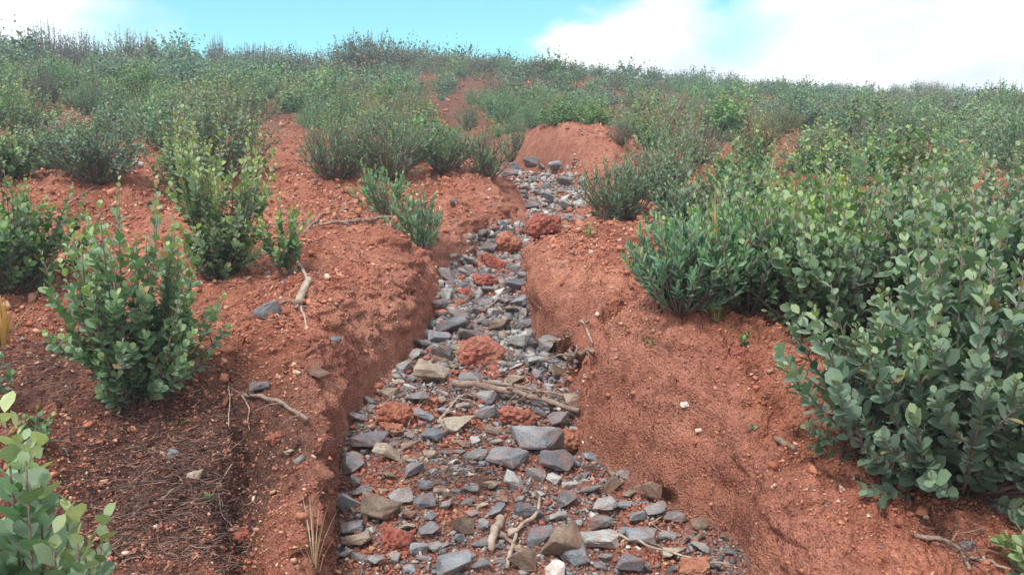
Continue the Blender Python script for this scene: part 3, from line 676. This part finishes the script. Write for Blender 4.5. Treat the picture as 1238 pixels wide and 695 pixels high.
MIDL = [ # name label px py seed h_px w_px stems species
 ('rounded grey-green shrub left of the large right one, behind the right bank', 1010, 405, 200, 250, 54, 'green'),
 ('tall leafy shrub with pale shoots in the middle of the right scrub', 1065, 350, 160, 200, 46, 'broad'),
 ('fresh green shrub at the rim of the right bank, right of the rusty stalk', 905, 374, 150, 190, 54, 'fine'),
 ('green shrub at the left end of the right scrub, over the right bank', 822, 374, 120, 130, 46, 'fine'),
 ('upright fine-leaved shrub beside the upper bend of the gully', 752, 266, 84, 105, 46, 'fine'),
 ('fine shrub behind the one at the upper bend', 800, 245, 74, 100, 40, 'blue'),
 ('shrub with yellow-tipped shoots between the dark shrubs on the right', 960, 310, 120, 130, 40, 'green'),
 ('low yellow-tipped shrub at the foot of the tall rusty stalk', 868, 352, 100, 120, 40, 'green'),
 ('dark green shrub filling the gap above the rusty stalk', 845, 300, 92, 110, 40, 'blue'),
 ('grey-green shrub behind the gap shrub, above the right bank', 890, 275, 86, 120, 40, 'broad'),
 ('leafy shrub between the fresh green rim shrub and the big right ones', 985, 352, 130, 150, 48, 'green'),
 ('small fine shrub in the bare red head of the gully', 566, 158, 36, 34, 24, 'fine'),
 ('open sprigs on the lip above the upper bend', 618, 196, 52, 36, 16, 'fine'),
 ('wispy yellow-green bush left of the bare red head of the gully', 500, 165, 62, 52, 34, 'wispy'),
 ('upright wispy bush with yellow stems standing out of the right scrub', 912, 212, 84, 44, 40, 'wispy'),
 ('rounded grey-green shrub directly left of the top of the bare red track', 284, 164, 76, 90, 40, 'broad'),
 ('green shrub above the stone on the bare patch at the far left', 28, 165, 70, 90, 40, 'green'),
 ('wide grey-green shrub at the right edge above the tall one', 1180, 330, 130, 200, 46, 'broad'),
 ('bright fine-leaved shrub in the centre of the slope left of the gully', 470, 216, 92, 120, 52, 'fine'),
 ('green shrub at the left of the central group', 405, 218, 84, 95, 46, 'fine'),
 ('green shrub at the right of the central group', 535, 208, 62, 80, 40, 'fine'),
 ('thin open shrub at the head of the upper bend', 590, 216, 66, 62, 22, 'fine'),
 ('dark spreading shrub on the left beyond the red mound', 118, 222, 92, 115, 50, 'blue'),
 ('dark shrub at the far left beside the spreading one', 58, 205, 66, 90, 44, 'blue'),
 ('grey-green shrub left of the bare red track', 265, 215, 118, 130, 46, 'broad'),
 ('yellowish-green shrub in front of the bare red track', 225, 240, 84, 100, 36, 'green'),
 ('low shrub hugging the left end of the red mound', 8, 215, 60, 80, 36, 'green'),
]
def near_bush(lab, px, py, hp, wp, n, sp_, seed, cat='shrub', name='shrub'):
    d = dist(px, py); h = hp / F * d * 1.12; r = wp / F * d / 2 * 1.2
    ll = .048 if sp_ in ('broad', 'green') else .046; lw = ll * (.78 if sp_ in ('broad', 'green') else .34)
    if sp_ == 'fine': ll = .05; lw = .016
    if sp_ == 'blue': lw = .026
    plant(name, cat, lab, px, py, seed, h, r, int(n * 1.25), 19, ll, lw, sp_, t0=.06, tipy=.12, tmpl=LEAF8 if d < 6.5 else LEAF4, domed=.45, side=3, ang=58 if sp_ != 'fine' else 40)
for i, (lab, px, py, hp, wp, n, sp_) in enumerate(MIDL): near_bush(lab, px, py, hp, wp, n, sp_, 100 + i)
# the sprawling shrub on the slope beside the narrow
d = dist(515, 300)
plant('shrub', 'shrub', 'sprawling sprigs hanging down the bank left of the narrow of the gully', 512, 300, 55, .56, .22, 22, 18, .055, .020, 'fine', lean=(-.14, .30), t0=.1, side=2, ang=40)
plant('shrub', 'shrub', 'leaning green sprigs uphill of the sprawling ones', 470, 262, 56, .56, .26, 22, 16, .055, .020, 'fine', lean=(-.16, .1), t0=.1, side=2, ang=40)

# seedlings
for px, py, lab in [(784, 424, 'seedling on the crown of the right bank'), (903, 418, 'grey-green seedling on the soil below the fresh green rim shrub'),
                    (905, 528, 'tiny bright green seedling on the red slope left of the large right shrub'), (259, 612, 'tiny green seedling in the leaf litter by the rill'),
                    (78, 432, 'small seedling left of the lone round-leaved shrub')]:
    plant('seedling', 'seedling', lab, px, py, int(px), .06, .035, 3, 6, .022, .013, 'green', rad=.0015, t0=.15, side=1)

# grass tufts
def blades(soup, seed, n, h, r, w=.003, cols=((.2, .24, .07), (.30, .27, .10)), bend=.35, seg=4):
    g = np.random.default_rng(seed)
    for i in range(n):
        a = g.uniform(0, 6.28); q = g.uniform(0, 1); hh = h * g.uniform(.5, 1); bx = math.cos(a); by = math.sin(a)
        t = np.linspace(0, 1, seg + 1); P = np.stack([bx * r * (.25 * q + q * t ** 1.6 * (1 + bend)), by * r * (.25 * q + q * t ** 1.6 * (1 + bend)), hh * t * (1 - .15 * q * t)], -1)
        s = np.array([-by, bx, 0]) * w * .5; wd = (1 - t ** 1.5)[:, None] + .12
        v = np.vstack([P + s * wd, P - s * wd]); k = seg + 1; j = np.arange(seg)
        c = np.array(cols[g.integers(len(cols))]) * g.uniform(.8, 1.2)
        soup.add(v, None, np.stack([j, j + 1, j + 1 + k, j + k], -1), c)
def tuft(px, py, h, r, n, lab, seed, cols, w=.003, name='grass_tuft', cat='grass tuft', bend=.35):
    s = Soup(); blades(s, seed, n, h, r, w, cols, bend); o = s.out(name, LEAF); o.location = at(px, py); return tag(o, lab, cat)
YG = ((.20, .26, .07), (.28, .29, .10), (.36, .30, .13)); DRY = ((.50, .38, .22), (.42, .28, .16), (.58, .46, .30))
tuft(868, 388, .16, .09, 70, 'green and straw grass tuft on the rim of the right bank', 1, YG)
tuft(862, 378, .62, .05, 14, 'tall rusty flower stalk rising from the grass tuft', 2, ((.42, .20, .09), (.34, .20, .10)), .007, 'dry_stalk', 'stalk')
tuft(380, 690, .26, .12, 16, 'dry straw stalks at the foot of the left bank', 3, DRY, .0035, 'dry_grass', 'dry grass', .7)
tuft(354, 272, .17, .10, 45, 'small green tuft beside the dead branch on the left bank', 4, ((.09, .17, .06), (.13, .22, .08)))
tuft(712, 290, .14, .09, 45, 'green tuft at the right edge of the upper bend', 5, ((.11, .20, .07), (.2, .24, .08)))
tuft(470, 214, .36, .16, 120, 'yellow grass tuft under the central green shrubs', 6, YG, .005)
tuft(4, 420, .30, .10, 26, 'straw-yellow dead leaves at the left edge', 7, ((.60, .42, .18), (.5, .33, .14)), .02, 'dry_grass', 'dry grass')

# ------------------------------------------------------------------ scrub farther up the slope
def proto_mesh(name, seed, sp_, tmpl, n, lps, ll, lw, **k):
    b = bush_data(seed, 1.0, .52, n, lps, ll, lw, sp_, **k); s = Soup(); leaves(s, b, tmpl); stems(s, b, .006, 4, 3, SPC.get(sp_, (.15, .10, .085)), twigs=False)
    return s.out(name, LEAF, link=False).data, b
SPC = {'heath': (.13, .095, .10), 'twiggy': (.10, .08, .09), 'dry': (.2, .13, .1)}
PR = {}
for sp_, ll, lw, n, lps, ang in [('broad', .066, .050, 34, 14, 56), ('blue', .062, .040, 38, 15, 55), ('fine', .060, .020, 42, 16, 38), ('green', .064, .048, 32, 14, 56), ('heath', .050, .012, 60, 14, 28), ('wispy', .08, .010, 50, 12, 22), ('dry', .05, .014, 40, 12, 35), ('twiggy', .045, .014, 130, 16, 32)]:
    PR[sp_] = [proto_mesh('shrub', 300 + 7 * i + len(sp_), sp_, LEAF4, n, lps, ll, lw, ang=ang, t0=.04, domed=.55, side=4) for i in range(3)]
PR['twiggy'] = [proto_mesh('shrub', 950 + i, 'twiggy', LEAF4, 110, 14, .05, .018, ang=50, t0=.1, domed=.8, side=4, straight=1.0) for i in range(3)]
BARE = [(60, 138, 34, 12), (175, 195, 30, 40), (350, 205, 42, 60), (345, 160, 34, 14), (545, 140, 22, 18), (575, 185, 20, 25), (678, 188, 62, 34), (900, 196, 52, 17), (1110, 188, 40, 13),
        (745, 122, 20, 6), (100, 148, 30, 8), (330, 128, 18, 6), (470, 108, 12, 4), (1000, 160, 20, 5), (840, 150, 18, 5), (960, 200, 22, 8), (1035, 232, 24, 9), (1180, 215, 20, 8), (1090, 262, 16, 8), (850, 215, 14, 8), (240, 108, 14, 4), (60, 240, 80, 34), (430, 250, 90, 36), (670, 240, 56, 50), (1232, 262, 14, 14), (155, 265, 40, 45), (610, 250, 60, 60), (20, 190, 20, 8)]
def to_px(x, y, z):
    dy = y; dz = z - 1.6; fwd = dy * cp + dz * sn; up = -dy * sn + dz * cp
    return 619 + x / fwd * F, 347.5 - up / fwd * F
g = np.random.default_rng(77)
cand = []
yy = 6.8
while yy < 74:
    step = .70 + .013 * yy; half = .74 * yy + 1.5
    xs = np.arange(-half, half, step * 1.05); xs = xs + g.uniform(-.45, .45, len(xs)) * step; ys_ = yy + g.uniform(-.45, .45, len(xs)) * step
    cand.append(np.stack([xs, ys_], -1)); yy += step * .92
cand = np.vstack(cand); cand = cand[cand[:, 1] < crest_y(cand[:, 0]) + 3]
cz = H(cand[:, 0], cand[:, 1]); cpx, cpy = to_px(cand[:, 0], cand[:, 1], cz)
ok = np.ones(len(cand), bool)
# bare red places are spots on the hillside
for bx, by, rx, ry in BARE: ok &= (((cpx - bx) / rx) ** 2 + ((cpy - by) / ry) ** 2 > 1) & ~((np.abs(cpx - bx) < rx * .75) & (cpy > by) & (cpy < by + ry + 26))
e, w_, dp, isr = gully(cand[:, 0], cand[:, 1]); ok &= (e > .25) | (cpy < 112)
ok &= ~((cpx > 830) & (cpy > 175) & (g.uniform(size=len(cand)) < .38))
ok &= ~((cpy > 215) & (cpx < 800)) & ~((cpy > 300)) & ~((cpy > 258) & (cpx < 900))
for m in MIDL: ok &= np.hypot(cpx - m[1], (cpy - m[2]) * 2.2) > m[4] * .42
cand, cz, cpx, cpy = cand[ok], cz[ok], cpx[ok], cpy[ok]
order = np.argsort(cand[:, 1]); cand, cz, cpx, cpy = cand[order], cz[order], cpx[order], cpy[order]
patch = fbm(cand[:, 0] / 5, cand[:, 1] / 5, 3, 55); ridge = ss(112, 78, cpy + (cpx - 500) * -.03)
LBL = {'broad': 'grey-green leafy shrub', 'blue': 'dark blue-green shrub', 'fine': 'fresh green upright shrub', 'green': 'yellow-green leafy shrub', 'heath': 'brownish heathy bush', 'wispy': 'wispy yellow-green bush', 'dry': 'dry brown bush', 'twiggy': 'twiggy bush'}
far = Soup(); nthing = 0
FARP = {}
for sp_ in PR:
    FARP[sp_] = []
    for i in range(3):
        wide = 2.4 if sp_ in ('fine', 'heath', 'wispy', 'dry') else 1.7
        b = bush_data(700 + i * 11 + len(sp_), 1.0, .55, 24, 7, .10, .10 * (.30 if wide > 2 else .62), sp_, ang=40 if wide > 2 else 58, t0=.05, domed=.5, side=2)
        s = Soup(); leaves(s, b, LEAF4); FARP[sp_].append((np.vstack(s.v), np.vstack(s.f3), np.vstack(s.c)))
for i in range(len(cand)):
    x, y = cand[i]; r_ = g.uniform(); 
    if cpx[i] < -90 or cpx[i] > 1328: inview = False
    else: inview = True
    rd = ridge[i]
    if r_ < .50 * rd + .04: sp_ = 'heath'
    elif r_ < .50 * rd + .055: sp_ = 'wispy'
    elif r_ < .50 * rd + .10: sp_ = 'dry'
    elif patch[i] > .12: sp_ = 'green' if g.uniform() < .6 else 'fine'
    elif patch[i] < -.12: sp_ = 'blue'
    else: sp_ = ['broad', 'broad', 'fine', 'blue', 'green'][g.integers(5)]
    hs = float(np.exp(np.clip(g.normal(-.30, .24), -.8, .12))) * (1 + .12 * (cpx[i] < 500)); ws = g.uniform(.95, 1.5)
    if 600 < cpx[i] < 760 and y < 17: hs *= .62
    if cpx[i] < 480 and y < 16: hs *= .8
    if rd > .5 and g.uniform() < .30: hs *= g.uniform(1.1, 1.7) * (1.15 if cpx[i] < 560 else .95)
    if nthing < 262 and inview:
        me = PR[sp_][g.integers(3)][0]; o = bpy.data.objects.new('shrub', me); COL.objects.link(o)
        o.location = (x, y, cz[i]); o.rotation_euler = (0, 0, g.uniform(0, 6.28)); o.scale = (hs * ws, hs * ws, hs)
        zone = 'on the left slope' if cpx[i] < 330 else 'on the slope left of the upper gully' if cpx[i] < 600 else 'just right of the upper gully' if cpx[i] < 830 else 'in the scrub of the right slope' if cpx[i] < 1040 else 'in the scrub towards the right edge'
        tag(o, f'{LBL[sp_]} {zone}', 'shrub', f'{LBL[sp_]}s {zone}'); nthing += 1
    else:
        v, f, c = FARP[sp_][g.integers(3)]; a = g.uniform(0, 6.28); R2 = np.array([[math.cos(a), math.sin(a), 0], [-math.sin(a), math.cos(a), 0], [0, 0, 1]])
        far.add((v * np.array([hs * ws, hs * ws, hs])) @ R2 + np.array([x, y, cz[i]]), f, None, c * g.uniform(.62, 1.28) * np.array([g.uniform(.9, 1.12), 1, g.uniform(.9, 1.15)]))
print('candidates', len(cand), 'things', nthing)
tag(far.out('scrub', LEAF), 'dense grey-green scrub covering the upper slope to the skyline', 'scrub', kind='stuff')

# taller bushes that stand against the sky
def sky_bush(px, top, wpx, sp_, lab, k, yback=0.0):
    a = (px - 619) / F; y = 0.0
    ys_ = np.linspace(30, 75, 200); zs = H(a * ys_, ys_); _, pp = to_px(a * ys_, ys_, zs); j = int(np.argmin(pp)); y = ys_[j] - 1.5; x = a * y
    z = gz(x, y); _, base = to_px(x, y, z); dd = y * cp + (z - 1.6) * sn
    h = max(.6, (base - top) / F * dd); wd = wpx / F * dd / 1.04
    o = bpy.data.objects.new('shrub', PR[sp_][k % 3][0]); COL.objects.link(o); o.location = (x, y, z); o.scale = (wd * 1.25, wd * 1.25, h * 1.15); o.rotation_euler = (0, 0, k * 1.3)
    tag(o, lab, 'shrub')
sky_bush(6, 28, 34, 'twiggy', 'bare dark bush against the sky at the far left', 1)
sky_bush(65, 30, 64, 'twiggy', 'twiggy bush on the skyline under the left cloud', 2)
sky_bush(175, 36, 62, 'twiggy', 'low wide purplish bush on the left skyline', 3)
sky_bush(272, 42, 28, 'twiggy', 'pointed dark bush on the skyline left of the blue sky', 4)
sky_bush(362, 55, 36, 'blue', 'dark rounded bush on the skyline', 5)
sky_bush(445, 40, 90, 'twiggy', 'highest and broadest bush of the skyline', 6)
sky_bush(455, 40, 88, 'blue', 'green bush beside the highest one of the skyline', 7)
sky_bush(540, 66, 60, 'twiggy', 'low brownish bush on the skyline left of the big cloud', 8)
sky_bush(112, 36, 50, 'twiggy', 'small twiggy bush between the two left skyline bushes', 10)
sky_bush(225, 44, 56, 'blue', 'dark bush right of the low purplish one on the skyline', 11)
sky_bush(318, 52, 60, 'twiggy', 'flat twiggy bush under the open blue sky', 12)
sky_bush(500, 58, 60, 'twiggy', 'grey bush right of the highest one on the skyline', 13)
sky_bush(600, 68, 50, 'blue', 'small dark bush on the skyline above the bare red head', 14)
sky_bush(655, 72, 70, 'twiggy', 'reddish-brown bush below the edge of the big cloud', 9)

# ------------------------------------------------------------------ dead wood
def stick(name, lab, pts, r0, r1, mat=WOOD, cat='stick', lift=.0, twigs=0, seed=0, group=None, sides=7, hump=None):
    W = [at(px, py) for px, py in pts]; W = np.array(W)
    d = W[0, 1]; t = np.linspace(0, len(W) - 1, 10 * (len(W) - 1) + 1); k = np.arange(len(W))
    P = np.stack([np.interp(t, k, W[:, j]) for j in range(3)], -1)
    g = np.random.default_rng(seed + 5); P[:, 2] = np.maximum(P[:, 2], np.interp(t, [0, len(W) - 1], [W[0, 2], W[-1, 2]]) ) if hump is None else P[:, 2]
    P[:, 2] = np.maximum(P[:, 2], H(P[:, 0], P[:, 1])) + lift
    u = t / t[-1]; wob = min(r0 * 1.2, .007)
    for j in range(3): P[1:-1, j] += wob * np.convolve(g.normal(size=len(P) + 2), [.3, .4, .3], 'same')[1:-1][1:-1]
    for _ in range(2): P[1:-1] = .5 * P[1:-1] + .25 * (P[:-2] + P[2:])
    P[:, 2] += r0 * .8
    soup = Soup(); R_ = (r0 * (1 - u) + r1 * u) * (1 + (.12 if r0 < .012 else .05) * g.normal(size=len(u))); tube(soup, P, R_, sides)
    for q in range(twigs):
        i = g.integers(2, len(P) - 2); dr = nrm(g.normal(size=3) * np.array([1, .8, .5]) + np.array([0, 0, .25])); ln = g.uniform(.06, .16)
        tt = np.linspace(0, 1, 5)[:, None]; Q = P[i] + dr * ln * tt + np.array([0, 0, -.3 * ln]) * tt ** 2 + g.normal(0, .004, (5, 3))
        tube(soup, Q, R_[i] * .5 * (1 - .7 * tt[:, 0]), 5)
    o = soup.out(name, mat, smooth=True); return tag(o, lab, cat, group)
stick('branch', 'thick grey fallen branch across the gully above the largest boulder', [(548, 478), (590, 482), (640, 494), (700, 512)], .022, .013, twigs=9, lift=.05, seed=1)
stick('branch', 'thinner fallen branch lying behind the thick one', [(575, 474), (630, 486), (662, 492), (690, 497)], .012, .007, twigs=7, lift=.06, seed=2)
stick('root', 'crooked root tangle at the left end of the fallen branches', [(532, 518), (542, 500), (556, 486), (575, 482)], .009, .006, BLEACH, twigs=8, lift=.02, seed=3)
stick('root', 'thin pale root curling below the clay lump', [(494, 520), (500, 508), (508, 496), (520, 486)], .004, .003, BLEACH, twigs=3, lift=.02, seed=4)
stick('twig', 'short twig running down from the clay lump', [(492, 520), (502, 530), (514, 541)], .004, .002, BLEACH, seed=5)
stick('stick', 'bent pale stick standing up from the red gravel near the bottom', [(613, 694), (618, 670), (626, 648), (648, 632), (653, 608)], .0085, .007, BLEACH, lift=.012, seed=6)
stick('wood_stub', 'thick short wood stub left of the bent stick', [(592, 672), (598, 652), (605, 632)], .015, .019, BLEACH, 'wood', lift=.01, seed=7)
stick('stick', 'thin stick joining the wood stub and the bent stick', [(604, 648), (618, 662), (626, 670)], .008, .007, WOOD, lift=.01, seed=27)
stick('stick', 'long thin stick lying across the slabs at the bottom right of the gully', [(728, 652), (760, 664), (800, 678), (848, 690), (885, 694)], .006, .003, BLEACH, lift=.03, twigs=4, seed=8)
stick('stick', 'thin forked stick under the overhang of the right bank', [(785, 640), (800, 628), (822, 622)], .004, .002, BLEACH, lift=.01, twigs=2, seed=9)
stick('stick', 'rusty-coloured stick slanting over the stones in the narrow', [(577, 392), (590, 378), (606, 364), (622, 356)], .012, .006, WOOD, lift=.03, twigs=2, seed=10)
stick('root', 'bleached crooked root lying beside the blue-grey stone', [(352, 300), (362, 322), (372, 340), (362, 366), (370, 398)], .012, .006, BLEACH, twigs=2, lift=.004, seed=11)
stick('wood_chunk', 'pale splintered wood chunk on the bleached root', [(362, 376), (368, 360), (374, 344)], .022, .016, BLEACH, 'wood', lift=.012, seed=12)
stick('twig', 'twig joining the blue-grey stone and the bleached root', [(340, 370), (356, 372), (376, 374)], .006, .004, WOOD, lift=.004, twigs=2, seed=13)
stick('branch', 'dead forked branch on the left bank under the sprawling sprigs', [(385, 276), (420, 274), (450, 270), (484, 266)], .012, .018, WOOD, twigs=7, lift=.01, seed=14)
stick('branch', 'dark branch lying behind the forked one', [(366, 284), (384, 268), (400, 258)], .014, .006, WOOD, twigs=4, seed=15)
stick('branch', 'dark stripped branch at the head of the small rill', [(292, 484), (318, 492), (345, 500), (372, 512)], .010, .008, WOOD, twigs=5, lift=.01, seed=16)
stick('root', 'thin pale root hanging down into the small rill', [(290, 482), (300, 500), (302, 526)], .004, .003, BLEACH, seed=17, lift=.02)
stick('root', 'thin root standing at the left wall of the rill', [(277, 472), (278, 500), (277, 530)], .003, .002, BLEACH, seed=18, lift=.02)
stick('root', 'long pale rootlet down the rill to the dark red clod', [(282, 560), (262, 590), (268, 625), (292, 650)], .003, .002, BLEACH, seed=19, twigs=3)
stick('root', 'roots sticking out over the hollow in the right bank', [(660, 430), (684, 429), (716, 428)], .009, .006, BLEACH, lift=.05, twigs=9, seed=20)
stick('root', 'thicker root under the ones over the hollow', [(688, 446), (700, 440), (718, 440)], .018, .011, WOOD, lift=.04, twigs=4, seed=21)
stick('wood_chunk', 'small rotten wood chunk on the red slope left of the large right shrub', [(937, 534), (950, 540), (962, 546)], .012, .010, WOOD, 'wood', seed=22)
stick('root', 'forked grey root at the bottom right corner', [(1105, 650), (1140, 656), (1160, 668), (1172, 694)], .008, .006, WOOD, twigs=7, seed=23)
stick('stick', 'dark stick running from the foot of the large right shrub', [(1158, 594), (1190, 604), (1235, 618)], .007, .005, WOOD, seed=24)
stick('stick', 'grey stick below the forked root at the lower right', [(1172, 676), (1200, 682), (1222, 690)], .005, .004, BLEACH, seed=25)
stick('root', 'arched dead root on the side of the left red mound', [(82, 248), (100, 236), (118, 226)], .008, .005, WOOD, twigs=4, seed=26)
stick('stick', 'slender stick leaning against the narrow left of the upper boulder', [(524, 342), (535, 330), (548, 334)], .005, .003, WOOD, seed=28)
stick('stick', 'slender dark stick among the far stones of the upper bend', [(676, 248), (692, 252), (708, 256)], .008, .005, WOOD, lift=.03, seed=29, twigs=2)
stick('root', 'thin pale rootlets hanging over the left cut bank above the clay lump', [(398, 470), (414, 478), (424, 492)], .003, .0015, BLEACH, twigs=8, lift=.01, seed=41)
stick('root', 'thin rootlet trailing over the face of the smooth right bank', [(722, 470), (738, 462), (756, 458)], .003, .002, BLEACH, twigs=5, lift=.01, seed=42)
stick('root', 'short dark rootlets at the rim of the hollow in the narrow', [(640, 334), (654, 338), (664, 350)], .005, .003, WOOD, twigs=6, lift=.02, seed=43)
# litter: twigs and dead leaves past counting
g = np.random.default_rng(8); s = Soup()
def litter(cx, cy, rx, ry, n, up=.03):
    for _ in range(n):
        px, py = g.normal(cx, rx), g.normal(cy, ry)
        if py > 720 or px > 305 and cx < 300: continue
        x, y = on_plane(px, py); x, y = float(x), float(y); a = g.uniform(0, 3.14); ln = g.uniform(.02, .11) * (.6 + .2 * y); z = gz(x, y) + g.uniform(0, up)
        t = np.linspace(-.5, .5, 4); b = g.normal(0, .25); P = np.stack([x + math.cos(a) * t * ln, y + math.sin(a) * t * ln + b * ln * t * t * 4, z + g.normal(0, .15) * ln * t + .002 + 0 * t], -1)
        c = np.array([(.10, .06, .052), (.16, .10, .085), (.06, .034, .034), (.28, .19, .14)][g.integers(4)]) * g.uniform(.8, 1.2)
        tube(s, P, g.uniform(.0008, .0024) * (.7 + .1 * y), 3, c)
litter(205, 545, 62, 52, 1300); litter(120, 480, 70, 30, 500); litter(60, 430, 45, 25, 260); litter(235, 640, 45, 35, 260); litter(1120, 590, 45, 8, 140); litter(700, 435, 14, 8, 60); litter(555, 490, 35, 14, 160, .05); litter(420, 275, 45, 12, 60); litter(1160, 675, 30, 14, 60); litter(720, 400, 60, 40, 40); litter(300, 400, 50, 30, 40); litter(262, 342, 30, 8, 120); litter(15, 355, 30, 8, 100); litter(900, 378, 60, 6, 160); litter(440, 218, 60, 5, 90); litter(600, 600, 110, 60, 90, .04)
tag(s.out('leaf_litter', CHIP), 'brown twig and leaf litter lying on the soil', 'litter', kind='stuff')
# ------------------------------------------------------------------ haze
bm = bmesh.new(); bmesh.ops.create_cube(bm, size=1)
for v in bm.verts: v.co = Vector((v.co.x * 4000, v.co.y * 800 , v.co.z * 220))
me = bpy.data.meshes.new('haze'); bm.to_mesh(me); bm.free(); hz = bpy.data.objects.new('haze', me); COL.objects.link(hz)
m, N_, L_ = newmat('haze_air'); pv = N_.new('ShaderNodeVolumePrincipled'); pv.inputs['Color'].default_value = (.80, .90, 1, 1); pv.inputs['Density'].default_value = .0038; pv.inputs['Anisotropy'].default_value = .2
o_ = N_.new('ShaderNodeOutputMaterial'); L_.new(pv.outputs[0], o_.inputs['Volume']); me.materials.append(m)
vb = bpy.data.objects['ground'].data; co = np.empty(len(vb.vertices) * 3, np.float32); vb.vertices.foreach_get('co', co); co = co.reshape(-1, 3)
lo, hi = co.min(0), co.max(0); hz.scale = ((hi[0] - lo[0] + 4) / 4000, (hi[1] - lo[1] + 4) / 800, (hi[2] + 3 - lo[2] + 1) / 220)
hz.location = ((hi[0] + lo[0]) / 2, (hi[1] + lo[1]) / 2, (hi[2] + 3 + lo[2] - 1) / 2)
hz['kind'] = 'stuff'; hz['label'] = 'thin pale haze over the hillside'; hz['category'] = 'haze'
